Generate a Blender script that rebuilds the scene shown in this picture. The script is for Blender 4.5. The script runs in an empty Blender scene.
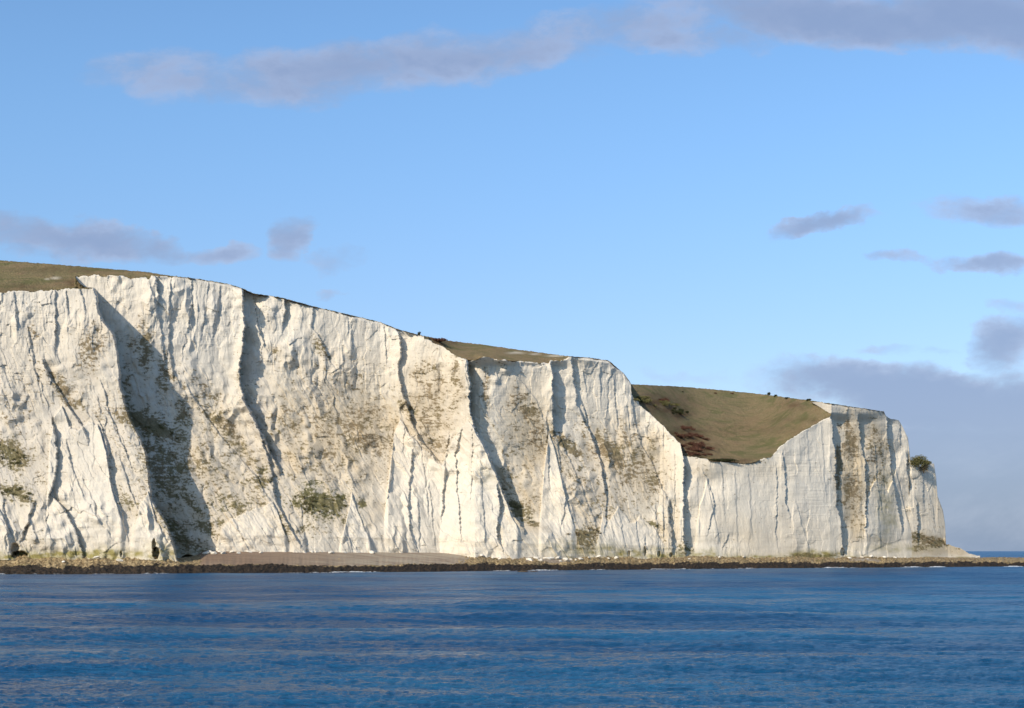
import bpy, math, random
import numpy as np

random.seed(7)
rng = np.random.default_rng(11)
F = 1422.22            # focal length in pixels of the 1024 px wide picture (50 mm lens)
HZ = 551.0             # row of the horizon
CZ = 8.0               # eye height above the sea, metres
scene = bpy.context.scene
COL = scene.collection

# ------------------------------------------------------------------ helpers
def link(name, me, mat=None, parent=None):
    o = bpy.data.objects.new(name, me)
    COL.objects.link(o)
    if mat: me.materials.append(mat)
    if parent: o.parent = parent
    return o

def tag(o, label=None, cat=None, group=None, kind=None):
    if label: o['label'] = label
    if cat: o['category'] = cat
    if group: o['group'] = group
    if kind: o['kind'] = kind
    return o

def mesh_np(name, V, Fc, attrs=None, smooth=True):
    """V n x 3, Fc m x k (k = 3 or 4)"""
    me = bpy.data.meshes.new(name)
    k = Fc.shape[-1]; Fc = Fc.reshape(-1, k)
    me.vertices.add(len(V)); me.vertices.foreach_set('co', V.astype(np.float32).ravel())
    me.loops.add(Fc.size); me.loops.foreach_set('vertex_index', Fc.astype(np.int32).ravel())
    me.polygons.add(len(Fc))
    me.polygons.foreach_set('loop_start', np.arange(0, Fc.size, k, dtype=np.int32))
    me.polygons.foreach_set('loop_total', np.full(len(Fc), k, dtype=np.int32))
    me.polygons.foreach_set('use_smooth', np.full(len(Fc), smooth, dtype=bool))
    for an, a in (attrs or {}).items():
        at = me.attributes.new(an, 'FLOAT', 'POINT'); at.data.foreach_set('value', a.astype(np.float32).ravel())
    me.update(calc_edges=True); me.validate()
    return me

def grid_faces(nr, nc):
    i = np.arange(nr * nc).reshape(nr, nc)
    return np.stack([i[:-1, :-1], i[:-1, 1:], i[1:, 1:], i[1:, :-1]], -1)

def compact(V, Fc, attrs=None):
    used, inv = np.unique(Fc, return_inverse=True)
    return V[used], inv.reshape(Fc.shape), {k: a[used] for k, a in (attrs or {}).items()}

def sm(x, a=0., b=1.):
    t = np.clip((x - a) / (b - a), 0, 1)
    return t * t * (3 - 2 * t)

def _h(ix, iy, s):
    h = (ix.astype(np.int64) * 374761393 + iy.astype(np.int64) * 668265263 + s * 1442695041) & 0xffffffff
    h = ((h ^ (h >> 13)) * 1274126177) & 0xffffffff
    h = (h ^ (h >> 16)) & 0xffffffff
    return h / 4294967295.0

def n2(x, y, s=0):
    """gradient noise, about -1..1"""
    x0 = np.floor(x); y0 = np.floor(y)
    fx = x - x0; fy = y - y0
    ix = x0.astype(np.int64); iy = y0.astype(np.int64)
    u = fx * fx * fx * (fx * (fx * 6 - 15) + 10); v = fy * fy * fy * (fy * (fy * 6 - 15) + 10)
    def g(a, b, dx, dy):
        an = _h(a, b, s) * (2 * math.pi)
        return np.cos(an) * dx + np.sin(an) * dy
    a = g(ix, iy, fx, fy); b = g(ix + 1, iy, fx - 1, fy)
    c = g(ix, iy + 1, fx, fy - 1); d = g(ix + 1, iy + 1, fx - 1, fy - 1)
    return 1.5 * ((a + (b - a) * u) * (1 - v) + (c + (d - c) * u) * v)

def fbm(x, y, o=4, s=0, g=.5):
    r = 0; a = 1.; t = 0
    for i in range(o):
        r = r + a * n2(x, y, s + i * 17); t += a
        x = x * 2.03 + 3.1; y = y * 2.03 + 7.7; a *= g
    return r / t

def ridged(x, y, o=3, s=0):
    r = 0; a = 1.; t = 0
    for i in range(o):
        r = r + a * (1 - 2 * np.abs(n2(x, y, s + i * 13))); t += a
        x = x * 2.1 + 1.3; y = y * 2.1 + 4.7; a *= .5
    return r / t

def pl(pts):
    a = np.array(pts, float)
    return lambda v: np.interp(v, a[:, 0], a[:, 1])

def P(px, py, Y):
    return np.stack([(px - 512) / F * Y, Y + 0 * px, CZ + (HZ - py) / F * Y], -1)

# ------------------------------------------------------------------ materials
def mat(name):
    m = bpy.data.materials.new(name); m.use_nodes = True
    nt = m.node_tree; b = nt.nodes['Principled BSDF']
    return m, nt, b

class NB:
    """small node builder"""
    def __init__(s, nt): s.nt = nt
    def n(s, t, **k):
        o = s.nt.nodes.new(t)
        for a, v in k.items(): setattr(o, a, v)
        return o
    def put(s, sock, v):
        if isinstance(v, bpy.types.NodeSocket): s.nt.links.new(v, sock)
        else: sock.default_value = v
    def math(s, op, a, b=0., clamp=False):
        o = s.n('ShaderNodeMath', operation=op, use_clamp=clamp); s.put(o.inputs[0], a); s.put(o.inputs[1], b); return o.outputs[0]
    def mix(s, f, a, b, blend='MIX'):
        o = s.n('ShaderNodeMix', data_type='RGBA', blend_type=blend)
        s.put(o.inputs[0], f); s.put(o.inputs[6], a); s.put(o.inputs[7], b); return o.outputs[2]
    def noise(s, vec, scale, detail=4, rough=.55, dist=0.):
        o = s.n('ShaderNodeTexNoise'); s.put(o.inputs['Vector'], vec)
        o.inputs['Scale'].default_value = scale; o.inputs['Detail'].default_value = detail
        o.inputs['Roughness'].default_value = rough; o.inputs['Distortion'].default_value = dist
        return o.outputs['Fac']
    def ramp(s, f, lo, hi, a=0., b=1.):
        o = s.n('ShaderNodeMapRange', interpolation_type='SMOOTHSTEP'); s.put(o.inputs[0], f)
        s.put(o.inputs[1], lo); s.put(o.inputs[2], hi); s.put(o.inputs[3], a); s.put(o.inputs[4], b)
        return o.outputs[0]
    def obj(s): return s.n('ShaderNodeTexCoord').outputs['Object']
    def scaled(s, vec, x, y, z):
        o = s.n('ShaderNodeMapping'); s.put(o.inputs[0], vec); o.inputs['Scale'].default_value = (x, y, z); return o.outputs[0]
    def attr(s, name):
        o = s.n('ShaderNodeAttribute'); o.attribute_name = name; return o.outputs['Fac']
    def bump(s, h, strength, dist, normal=None):
        o = s.n('ShaderNodeBump'); s.put(o.inputs['Height'], h); o.inputs['Strength'].default_value = strength
        o.inputs['Distance'].default_value = dist
        if normal: s.put(o.inputs['Normal'], normal)
        return o.outputs[0]

def c(r, g, b): return (r, g, b, 1.)

def chalk_material():
    m, nt, b = mat('chalk'); k = NB(nt); v = k.obj()
    streak = k.noise(k.scaled(v, .35, .35, .05), 1., 5, .6, .6)
    fine = k.noise(k.scaled(v, 1., 1., .45), .9, 5, .65)
    big = k.noise(v, .03, 3)
    col = k.mix(k.ramp(big, .35, .65), c(.715, .655, .55), c(.67, .63, .55))
    col = k.mix(k.ramp(streak, .50, .72, 0, .55), col, c(.50, .465, .41))
    col = k.mix(k.ramp(fine, .55, .75, 0, .35), col, c(.52, .47, .39))
    # flint bands: thin, broken, nearly level
    z = k.noise(k.scaled(v, .02, .02, .55), 1., 3, .7)
    brk = k.ramp(k.noise(v, .25, 3), .42, .6)
    line = k.math('MULTIPLY', k.ramp(k.math('ABSOLUTE', k.math('SUBTRACT', z, .5)), .0, .018, 1, 0), brk)
    col = k.mix(k.math('MULTIPLY', line, .22), col, c(.42, .39, .34))
    stain = k.attr('stain')
    col = k.mix(k.math('MULTIPLY', stain, .85, True), col, c(.48, .395, .27))
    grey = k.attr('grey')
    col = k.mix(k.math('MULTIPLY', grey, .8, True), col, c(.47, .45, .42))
    alg = k.attr('algae')
    col = k.mix(k.math('MULTIPLY', alg, .95, True), col, c(.26, .225, .075))
    veg_shade = k.attr('veg_shade'); green = k.attr('green')
    vc = k.mix(k.ramp(fine, .35, .65), c(.17, .125, .065), c(.26, .20, .12))
    vg = k.mix(k.ramp(fine, .35, .65), c(.10, .095, .03), c(.17, .155, .06))
    col = k.mix(veg_shade, col, k.mix(green, vc, vg))
    k.put(b.inputs['Base Color'], col)
    b.inputs['Roughness'].default_value = .9; b.inputs['Specular IOR Level'].default_value = .2
    h = k.math('ADD', k.math('MULTIPLY', k.noise(k.scaled(v, 1., 1., .35), 1.3, 6, .65), .6), k.math('MULTIPLY', k.noise(k.scaled(v, 1, 1, .12), .5, 4, .6), 1.))
    k.put(b.inputs['Normal'], k.bump(h, .45, .6))
    return m

def grass_material():
    m, nt, b = mat('downland_turf'); k = NB(nt); v = k.obj()
    big = k.noise(k.scaled(v, 1, .5, 1), .02, 4, .6, .5)
    mid = k.noise(k.scaled(v, 1, .6, 1), .12, 5, .65, .4)
    fine = k.noise(v, 1.1, 4, .7)
    col = k.mix(k.ramp(big, .38, .62), c(.31, .235, .13), c(.245, .21, .11))
    col = k.mix(k.ramp(mid, .42, .68, 0, .75), col, c(.30, .215, .125))
    col = k.mix(k.ramp(mid, .52, .30, 0, .6), col, c(.15, .14, .065))
    col = k.mix(k.ramp(fine, .35, .7, 0, .5), col, c(.16, .13, .065))
    trk = k.noise(k.scaled(v, .12, .3, 1.), .35, 3, .6, .8)
    col = k.mix(k.math('MULTIPLY', k.ramp(k.math('ABSOLUTE', k.math('SUBTRACT', trk, .5)), 0, .022, 1, 0), .45), col, c(.36, .27, .17))
    patch = k.noise(k.scaled(v, .5, .5, 1), .09, 5, .7, .6)
    col = k.mix(k.ramp(patch, .49, .64, 0, .75), col, c(.14, .15, .06))
    col = k.mix(k.attr('scrub'), col, c(.125, .075, .048))
    col = k.mix(k.attr('bare'), col, c(.55, .49, .38))
    k.put(b.inputs['Base Color'], col)
    b.inputs['Roughness'].default_value = 1.; b.inputs['Specular IOR Level'].default_value = .1
    k.put(b.inputs['Normal'], k.bump(k.math('ADD', fine, k.math('MULTIPLY', mid, 2.)), .9, 1.4))
    return m

def ledge_material():
    m, nt, b = mat('weedy_rock'); k = NB(nt); v = k.obj()
    f = k.noise(v, .9, 5, .7); g = k.noise(k.scaled(v, .25, 1, 1), .5, 4, .7)
    rock = k.mix(k.ramp(f, .38, .62), c(.15, .10, .045), c(.46, .35, .19))
    rock = k.mix(k.ramp(g, .55, .7), rock, c(.13, .115, .035))
    rock = k.mix(k.ramp(f, .66, .74), rock, c(.58, .53, .43))
    weed = k.mix(k.ramp(f, .4, .62), c(.006, .004, .002), (.042, .025, .012, 1))
    k.put(b.inputs['Base Color'], k.mix(k.attr('weed'), rock, weed))
    b.inputs['Roughness'].default_value = .8
    k.put(b.inputs['Normal'], k.bump(f, 1., .8))
    return m

def beach_material():
    m, nt, b = mat('shingle'); k = NB(nt); v = k.obj()
    f = k.noise(v, 1.6, 5, .75); g = k.noise(k.scaled(v, .2, 1, 1), .3, 4, .6)
    col = k.mix(k.attr('grey'), c(.24, .165, .11), c(.34, .29, .22))
    col = k.mix(k.ramp(g, .4, .65, 0, .6), col, c(.17, .11, .075))
    col = k.mix(k.ramp(f, .55, .75, 0, .6), col, c(.42, .35, .28))
    k.put(b.inputs['Base Color'], col); b.inputs['Roughness'].default_value = .85
    k.put(b.inputs['Normal'], k.bump(f, .8, .3))
    return m

def leaf_material(name, a, bb):
    m, nt, b = mat(name); k = NB(nt); v = k.obj()
    k.put(b.inputs['Base Color'], k.mix(k.ramp(k.noise(v, .8, 3), .38, .62), c(*a), c(*bb)))
    b.inputs['Roughness'].default_value = .8; b.inputs['Specular IOR Level'].default_value = .2
    return m

def plain_material(name, a, bb, rough=.9, sc=1.5):
    m, nt, b = mat(name); k = NB(nt); v = k.obj()
    f = k.noise(v, sc, 4, .65)
    k.put(b.inputs['Base Color'], k.mix(k.ramp(f, .4, .6), c(*a), c(*bb)))
    b.inputs['Roughness'].default_value = rough
    k.put(b.inputs['Normal'], k.bump(f, .5, .15))
    return m

def water_material():
    m, nt, b = mat('sea_water'); k = NB(nt); v = k.obj()
    big = k.noise(k.scaled(v, .25, 1, 1), .035, 4, .6, .4)
    k.put(b.inputs['Base Color'], k.mix(k.ramp(big, .4, .62), c(.003, .062, .168), (.010, .112, .245, 1)))
    b.inputs['IOR'].default_value = 1.33; b.inputs['Specular IOR Level'].default_value = .20
    k.put(b.inputs['Roughness'], k.ramp(k.attr('far'), 0, 1, .10, .32))
    h1 = k.noise(k.scaled(v, .55, 1, 1), 1.3, 6, .68, .3)
    h2 = k.noise(k.scaled(v, .4, 1, 1), .35, 4, .6, .3)
    h = k.math('ADD', k.math('MULTIPLY', h1, .42), k.math('MULTIPLY', h2, .9))
    k.put(b.inputs['Normal'], k.bump(h, 1., 1.7))
    return m

M = dict(chalk=chalk_material(), turf=grass_material(), ledge=ledge_material(), beach=beach_material(), water=water_material(),
         olive=leaf_material('olive_leaves', (.10, .10, .035), (.18, .165, .07)),
         dark=leaf_material('dark_leaves', (.022, .028, .012), (.05, .052, .02)),
         russet=leaf_material('russet_bramble', (.07, .032, .022), (.14, .068, .045)),
         tan=leaf_material('dry_scrub', (.20, .155, .085), (.30, .24, .145)),
         straw=leaf_material('dry_grass', (.14, .105, .04), (.22, .165, .07)),
         bark=plain_material('bark', (.05, .035, .022), (.09, .065, .045)),
         block=plain_material('fallen_chalk', (.60, .56, .48), (.76, .72, .64)),
         foam=plain_material('foam', (.42, .46, .50), (.66, .69, .72), .6),
         rockwet=plain_material('wet_rock', (.03, .022, .014), (.07, .05, .03), .5))

# ------------------------------------------------------------------ outlines of the coast
sky_l = pl([(-200, 256), (0, 260.4), (39.6, 263.3), (79, 266.3), (118.7, 269.7), (148.4, 272.2), (166, 275.2), (199, 279), (227, 283.6), (242.5, 288.5),
            (252.6, 293.3), (278, 296.8), (306, 304.2), (318.7, 307.9), (330, 310), (353, 315.6), (381, 322.2), (396, 328.7), (416.4, 334.2),
            (431.6, 337.6), (447, 340.6), (482.5, 344.5), (508, 348.3), (533, 351.6), (566, 356), (589, 357.6), (608, 360.4), (612, 363), (616, 367), (623.5, 373),
            (629.5, 381), (631, 384.2), (680.5, 386.6), (720.7, 390), (766, 394.7), (814.6, 401.2), (851, 406.6), (883.8, 411.5), (886, 416), (888.2, 418),
            (898.6, 420.4), (903, 427), (908, 437.8), (909.6, 452), (910.4, 459.5), (918.5, 466), (924, 466.5), (925.3, 463), (934, 463.6), (936.2, 477.8),
            (937.5, 495.6), (943, 510.4), (945, 524), (946, 544), (958, 547.5), (964, 550.5), (970, 554), (978, 555.6), (982, 556.6)])
foot_l = pl([(-200, 558), (0, 557), (60, 556.5), (150, 557), (176, 559), (186, 556), (205, 553.5), (440, 553.5), (470, 556), (500, 557.5), (560, 557.5), (700, 557), (850, 557), (870, 557.5), (982, 558)])
water_l = pl([(-260, 575.5), (0, 574.4), (260, 573.5), (430, 571.8), (700, 569), (780, 568.5), (869, 567.7), (1024, 566.8), (1300, 566.5)])
wid_b = pl([(-260, 18), (170, 19), (184, 36), (205, 44), (440, 44), (475, 30), (520, 24), (680, 20), (830, 22), (880, 28), (945, 44), (990, 52), (1200, 52)])
edge1 = pl([(270, 93), (288.5, 94), (297, 97), (313, 99), (323, 105), (335, 114), (359, 118.7), (388.6, 121), (410, 127), (451, 146), (478.7, 149), (500.5, 152), (522, 166), (544, 173.5), (562.6, 178.6)])
topA = pl([(74.9, -1000), (75, 276), (79, 282.5), (85, 287), (93, 288.5), (96, 290), (97, 292)])
gl_left = pl([(-200, 294), (0, 292.4), (20, 291), (47.5, 291), (59, 289), (74.4, 288.6), (75, 276), (116.7, 275.2), (128.6, 277.6), (150, 278.6), (152, 275.9), (176, 276.8)])
gl_mid = pl([(414, 330), (424, 337.8), (444, 347), (457, 356), (468.5, 361.5), (475, 360), (480, 357.5), (487, 356), (494, 359.5), (508, 360.5), (548.5, 364), (550.6, 361), (566, 359.7), (571, 355)])
gl_val = pl([(630.5, 383), (632, 395.5), (643, 407.6), (661.7, 423.7), (672.4, 435.7), (680.5, 443.8), (683, 456), (691, 456.6), (715, 461.2), (742, 464), (755.6, 461.2), (771.7, 456), (780, 446.5), (793, 437), (830.7, 415.6), (832, 400)])
gu_val = pl([(811, 402.2), (822.7, 409), (830.7, 414)])

def grass_mask(px, py):
    j = 1.2 * n2(px * .11, py * .2, 91) + .5 * n2(px * .4, py * .5, 92)
    pyj = py + j * (1.5 if True else .7)
    g = (px < 176) & (pyj < gl_left(px))
    g |= (px >= 75) & (px < 93) & (py > topA(px)) & (py < 288.6)
    g |= (px > 424) & (px < 570) & (pyj < gl_mid(px))
    v = (px > 631) & (px < 831.5) & (py + j * 1.1 < gl_val(px))
    v &= ~((px > 812) & (py < gu_val(px)))
    g |= v
    fr = (py < sky_l(px) + .35 + .9 * n2(px * .12, py * 0, 93)) & (px < 885)
    return g | fr

# drawn relief: (outline x at row y, depth m, edge width px, decay px, lead m)
STEPS = [
 # left buttress face
 ([(292, 14), (305, 15), (330, 17)], 1.2, 2, 12, .5), ([(280, 54), (300, 55), (352, 55)], 1.8, 2, 12, .8), ([(290, 66), (318, 69)], 1.2, 1.5, 8, .4),
 ([(290, 80), (300, 84), (312, 85)], 1.2, 1.5, 6, .4), ([(330, 28), (365, 34), (400, 40)], .9, 3, 12, .5),
 ([(362, 42), (378, 50), (398, 63), (423, 79), (440, 88)], 2.2, 2.5, 16, .8), ([(415, 95), (428, 101), (441, 106), (482, 110), (500, 118), (540, 128)], 1.8, 2, 14, .6),
 ([(418, 51), (451, 57), (468, 56), (485, 52), (503, 47)], 3.0, 2.5, 12, 1.2), ([(495, 52), (512, 64), (528, 74), (558, 83)], 3.0, 2, 12, 1.0),
 ([(440, 66), (470, 72), (500, 84)], 1.2, 2, 10, .6), ([(500, 34), (520, 28), (542, 20)], 2.2, 3, 10, .6), ([(500, 3), (540, 8)], 1.8, 2, 10, .6),
 ([(380, 100), (415, 110), (445, 122), (470, 132)], 1.1, 2, 10, .6),([(455, 118), (490, 130), (530, 146)], 1.0, 2, 12, .6),
 ([(470, 149), (500, 152), (522, 166), (544, 173.5), (565, 179)], 6.5, 2, 34, 0.),
 # back face
 ([(276, 156), (306, 158)], 2.6, 1.5, 12, .6), ([(283, 149), (300, 154), (333, 161), (370, 164)], 1.4, 2, 10, .6),
 ([(280, 171), (310, 169), (350, 168), (380, 174)], 1.4, 2, 10, 1.), ([(282, 191), (300, 192), (330, 187)], 1.6, 2, 10, .6), ([(283, 208), (310, 205), (340, 200)], .9, 2, 10, .4),
 ([(284, 220), (310, 217), (340, 212)], .9, 2, 9, .5),
 ([(286, 240), (292, 242), (323, 244), (345, 242.5), (362, 240), (385, 239), (405, 246), (422, 255), (440, 264), (470, 278)], 4.2, 2.5, 30, 3.0),
 ([(293, 252), (326, 257), (340, 262), (352, 268)], 1.6, 1.5, 14, .9), ([(297, 284), (315, 284), (328, 282)], 2.4, 2, 16, 1.),
 ([(306, 312), (328, 313), (350, 325), (370, 335)], 1.5, 1.5, 18, .8), ([(314, 347), (335, 348)], .7, 1.5, 10, .3),
 ([(395, 240), (429, 258), (467, 270), (502, 276), (529, 290), (545, 300)], 2.2, 2.5, 18, 1.2),
 ([(385, 186), (420, 208), (450, 232), (480, 258), (510, 275)], 1.3, 3, 14, 1.), ([(500, 222), (530, 238), (552, 250)], .9, 2, 10, .4),
 ([(505, 300), (550, 306)], .9, 2, 8, .4), ([(525, 345), (552, 352)], .8, 2, 8, .4), ([(525, 366), (552, 374)], .8, 1.5, 9, .5),
 # pillar at 400
 ([(426, 393), (478, 391), (502, 386)], 1.2, 1.5, 10, .9), ([(450, 413), (494, 408), (529, 409), (552, 418)], 1.9, 1.5, 12, 1.), ([(428, 404), (450, 402)], 1., 1.5, 6, .4),
 ([(500, 417), (550, 420)], 1., 1.5, 8, .4), ([(480, 428), (553, 436)], .8, 1.5, 10, .5),
 ([(330, 396), (346, 401), (366, 398), (394, 402), (420, 411), (440, 419), (463, 441)], 3.0, 2, 26, 1.8),
 ([(325, 384), (365, 386)], 1., 1.5, 10, .5), ([(316, 350), (350, 352), (380, 356)], .6, 1.5, 10, .3),
 ([(430, 449), (450, 446), (476, 444), (520, 441)], 1.8, 2, 10, 1.4), ([(424, 463), (440, 458), (452, 455), (478, 456), (540, 461)], 1.5, 1.5, 10, 1.),
 ([(427, 472), (475, 471), (500, 470)], 1.2, 1.5, 9, .8), ([(480, 480), (545, 486)], .8, 1.5, 9, .5), ([(430, 420), (470, 424), (520, 428)], .8, 1.5, 9, .5),
 # the deep cleft at 470-490
 ([(360, 467.5), (380, 469), (412, 470), (432, 476), (452, 487), (478, 497), (512, 511), (530, 524)], 8.5, 2, 34, 2.2),
 ([(486, 496), (507, 500), (534, 496), (550, 503)], 2.6, 1.5, 12, 1.),
 ([(362, 500), (380, 520), (400, 535), (425, 545)], .8, 3, 18, .8),
 ([(362, 550), (376, 552), (402, 552.5), (432, 553)], 4.2, 2, 22, 2.0), ([(415, 546), (440, 547), (465, 548), (490, 549)], 1.2, 2, 8, .8),
 ([(358, 571), (384, 574), (407, 578), (432, 589), (460, 600), (500, 606)], 2.2, 2, 16, 1.2), ([(370, 583), (400, 587)], .9, 1.5, 7, .4),
 ([(400, 581), (437, 591), (472, 604.5), (502, 606.5), (534, 604)], 1.3, 2, 12, .8), ([(430, 556), (470, 574), (510, 590), (540, 600)], 1.1, 3, 12, .8),
 ([(425, 553), (460, 560), (500, 566), (530, 560)], 1.1, 2, 10, .6),
 ([(376, 613), (400, 614), (430, 618)], 1.1, 2, 12, .7), ([(365, 600), (400, 600)], .7, 2, 10, .4),
 ([(395, 630), (420, 634), (446, 642), (470, 655), (499, 666), (513, 671), (530, 672)], 1.9, 2, 14, 1.2),
 ([(500, 668), (520, 669), (552, 673)], 3.2, 1.5, 9, .5), ([(450, 674), (530, 674)], 1.0, 1.5, 8, .4),
 ([(400, 626), (450, 632)], .6, 1.5, 8, .3), ([(510, 618), (550, 626)], .9, 1.5, 8, .5), ([(515, 634), (552, 640)], .9, 1.5, 8, .5), ([(535, 645), (556, 645)], 1.6, 1.2, 6, .4),
 ([(505, 655), (553, 659)], 1.1, 1.5, 8, .5), ([(450, 683), (540, 683), (556, 686)], 4.6, 2, 30, 1.2),
 # bay wall
 ([(469, 702), (490, 711), (504, 715), (520, 710), (536, 707)], 1.3, 1.5, 14, .7), ([(475, 697), (540, 699)], .6, 1.5, 10, .3), ([(468, 722), (520, 725)], .6, 1.5, 10, .3),
 ([(535, 728), (548, 722)], .9, 1.5, 9, .4), ([(470, 748), (540, 752)], .45, 2, 12, .3),
 ([(464, 776), (531, 776), (550, 778)], 1., 1.5, 12, .5), ([(450, 782.5), (477, 785), (501, 785), (520, 790)], 1.5, 1.5, 12, .9), ([(470, 735), (550, 737)], .5, 2, 12, .3),
 ([(500, 795), (540, 806), (555, 810)], .7, 2, 14, .5), ([(430, 806), (480, 810)], .5, 2, 12, .3), ([(420, 820), (500, 826)], .5, 2, 12, .3),
 ([(416, 831), (458, 835.5), (499, 836), (531, 841.5), (555, 843)], 4.6, 1.5, 26, 1.5),
 # headland
 ([(415, 857), (427, 858.6), (463, 864.5), (481, 866), (528, 866)], 3.4, 1.5, 22, 1.4), ([(418, 886), (430, 887), (469, 891), (500, 896), (530, 902)], 3.6, 2, 18, 1.8),
 ([(422, 899), (445, 900)], 1.6, 1.5, 8, .5), ([(455, 906), (469, 906.5), (492, 909)], 3.0, 2, 10, .8), ([(499, 916), (546, 919)], 2.2, 1.5, 8, .8),
 ([(468, 922), (510, 924)], 1.4, 1.5, 7, .5), ([(495, 930), (540, 937)], 1.3, 1.5, 6, .5), ([(500, 878), (545, 880)], 1., 1.5, 9, .5), ([(440, 874), (490, 878), (520, 884)], .9, 1.5, 9, .6),
]
HOLES = [(156, 553, 3.6, 6, 7), (154, 545, 2., 6, 4), (188, 559, 7, 4., 8), (20, 555, 8, 4., 6), (15, 549, 4, 6, 3), (121, 554, 1.2, 3, 2), (645, 551, 1.2, 4.5, 2.5), (629, 554, 1.4, 3, 2),
         (659, 554, 1.5, 3, 2), (671, 555, 1.5, 2.5, 2), (842.5, 552, 1.8, 4, 3), (436, 556, 1.5, 2, 1.5)]

# growth on the face, with patches added to darken and texture the buttress's cast shadow: cx, cy, rx, ry, turn deg (clockwise on the picture), density, green 0..1
VEG_SHADE = [(839, 468, 4, 34, 0, 1.2, .1), (165, 375, 12, 26, 10, .75, .1), (125, 385, 9, 34, 0, .6, .2), (160, 455, 34, 14, 40, .85, .3), (195, 545, 26, 8, 20, .8, .4), (318, 503, 34, 16, 8, .9, .85), (10, 450, 26, 14, 20, .9, .5), (60, 385, 40, 14, 40, .6, .1), (33, 335, 11, 18, 0, .55, .1), (90, 350, 17, 34, 15, .75, .1), (66, 392, 34, 11, 45, .85, .2), (100, 412, 14, 16, 20, .55, .2), (10, 455, 24, 13, 22, 1.1, .55), (14, 492, 24, 10, 25, 1.0, .55),
 (70, 470, 60, 60, 0, .30, .3), (125, 500, 22, 12, 30, .62, .45), (150, 520, 20, 8, 30, .6, .5), (100, 525, 22, 8, 10, .5, .4), (10, 400, 60, 60, 0, .30, .1),
 (145, 350, 8, 30, 0, 1.1, .1), (135, 345, 20, 10, 20, .6, .1), (150, 425, 42, 13, 25, 1.25, .3), (183, 410, 10, 26, 0, .8, .3), (176, 470, 30, 50, 60, .8, .3), (160, 480, 40, 8, 60, .9, .4), (190, 500, 40, 8, 50, .8, .4), (180, 535, 40, 10, 45, .95, .5), (205, 528, 28, 9, 20, .85, .5),
 (228, 432, 56, 10, 48, .78, .3), (205, 390, 26, 12, 45, .6, .2), (262, 480, 20, 20, 0, .7, .5), (232, 505, 26, 12, 10, .66, .6), (222, 523, 9, 4, 0, .9, .7), (215, 465, 30, 60, 0, .40, .3), (250, 380, 14, 40, 0, .3, .2),
 (275, 520, 32, 9, 50, .8, .45), (320, 502, 30, 17, 10, 1.1, .9), (305, 530, 34, 7, 0, .6, .5), (352, 525, 16, 7, 0, .66, .7), (362, 503, 5, 4, 0, 1., .7),
 (350, 425, 72, 38, 15, .60, .1), (370, 440, 34, 20, 0, .70, .05), (322, 350, 20, 7, 55, .75, .3), (276, 350, 12, 5, 10, .75, .4), (295, 365, 20, 16, 20, .45, .2), (340, 380, 50, 26, 0, .45, .15),
 (325, 460, 60, 34, 0, .42, .2), (290, 430, 40, 60, 0, .38, .2), (405, 408, 26, 8, 60, .7, .3),
 (432, 405, 26, 54, 0, .64, .1), (421, 370, 8, 18, 20, .75, .1), (435, 368, 5, 12, 0, .75, .1), (454, 372, 5, 22, 5, .85, .15), (438, 445, 16, 14, 0, .72, .1), (455, 400, 12, 30, 0, .5, .1),
 (486, 395, 5, 32, 0, .70, .05), (528, 410, 30, 12, 55, .82, .08), (538, 438, 14, 30, 0, .62, .05), (520, 440, 26, 40, 0, .46, .1), (510, 475, 10, 40, 0, .45, .3), (500, 362, 8, 4, 20, .7, .1),
 (520, 512, 24, 7, 40, 1.05, .4), (542, 527, 17, 5, 20, .95, .4), (535, 505, 24, 22, 0, .42, .2), (583, 538, 30, 12, -12, 1.0, .35), (460, 541, 18, 4, 10, .85, .4), (500, 532, 6, 3, 0, .8, .4),
 (566, 443, 30, 8, 45, .92, .25), (580, 478, 30, 10, 45, .62, .2), (590, 440, 14, 34, -20, .45, .2), (614, 455, 46, 14, 45, .86, .15), (632, 465, 28, 26, 30, .66, .15), (655, 485, 12, 22, 20, .6, .2), (625, 440, 22, 22, 0, .5, .15),
 (645, 523, 20, 6, 20, .82, .5), (615, 505, 34, 30, 0, .42, .3), (660, 540, 14, 8, 0, .5, .4), (600, 495, 50, 40, 30, .35, .2), (652, 447, 5, 12, 0, .6, .2),
 (838, 470, 5, 26, 0, .75, .1), (850, 440, 10, 32, 0, .85, .05), (852, 490, 12, 26, 0, .8, .05), (875, 450, 14, 30, 0, .66, .15), (877, 482, 13, 16, 0, .62, .5), (856, 515, 10, 18, 0, .5, .1), (846, 500, 4, 40, 0, .6, .05),
 (882, 499, 6, 3, 20, 1., .7), (877, 540, 14, 4, 10, 1.0, .6), (893, 546, 10, 4, 30, .8, .5), (930, 541, 26, 6, 12, 1.1, .35), (918, 548, 16, 5, 20, .7, .4), (900, 520, 30, 40, 0, .25, .3), (940, 500, 10, 40, 0, .25, .2),
 (752, 462, 12, 3, -10, .7, .3), (700, 470, 10, 20, 0, .3, .1), (685, 548, 12, 8, 0, .8, .6), (505, 548, 14, 5, 0, .45, .3), (811, 556, 26, 3.5, 0, 1., .6), (30, 545, 40, 6, 0, .4, .3)]
STAIN = [(480, 530, 560, 34, .20), (60, 430, 90, 120, .18), (350, 430, 90, 60, .40), (430, 410, 40, 60, .42), (530, 430, 30, 60, .45), (520, 380, 20, 20, .2), (630, 460, 40, 50, .35), (740, 535, 120, 26, .30), (735, 470, 70, 12, .25), (855, 480, 16, 80, .62), (876, 440, 16, 60, .40), (480, 545, 160, 14, .22), (280, 540, 120, 20, .22), (60, 545, 120, 18, .30),
         (925, 549, 60, 12, .95), (960, 552, 26, 6, .8), (583, 548, 40, 12, .3), (260, 450, 60, 80, .22), (590, 500, 70, 50, .2)]
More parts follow.
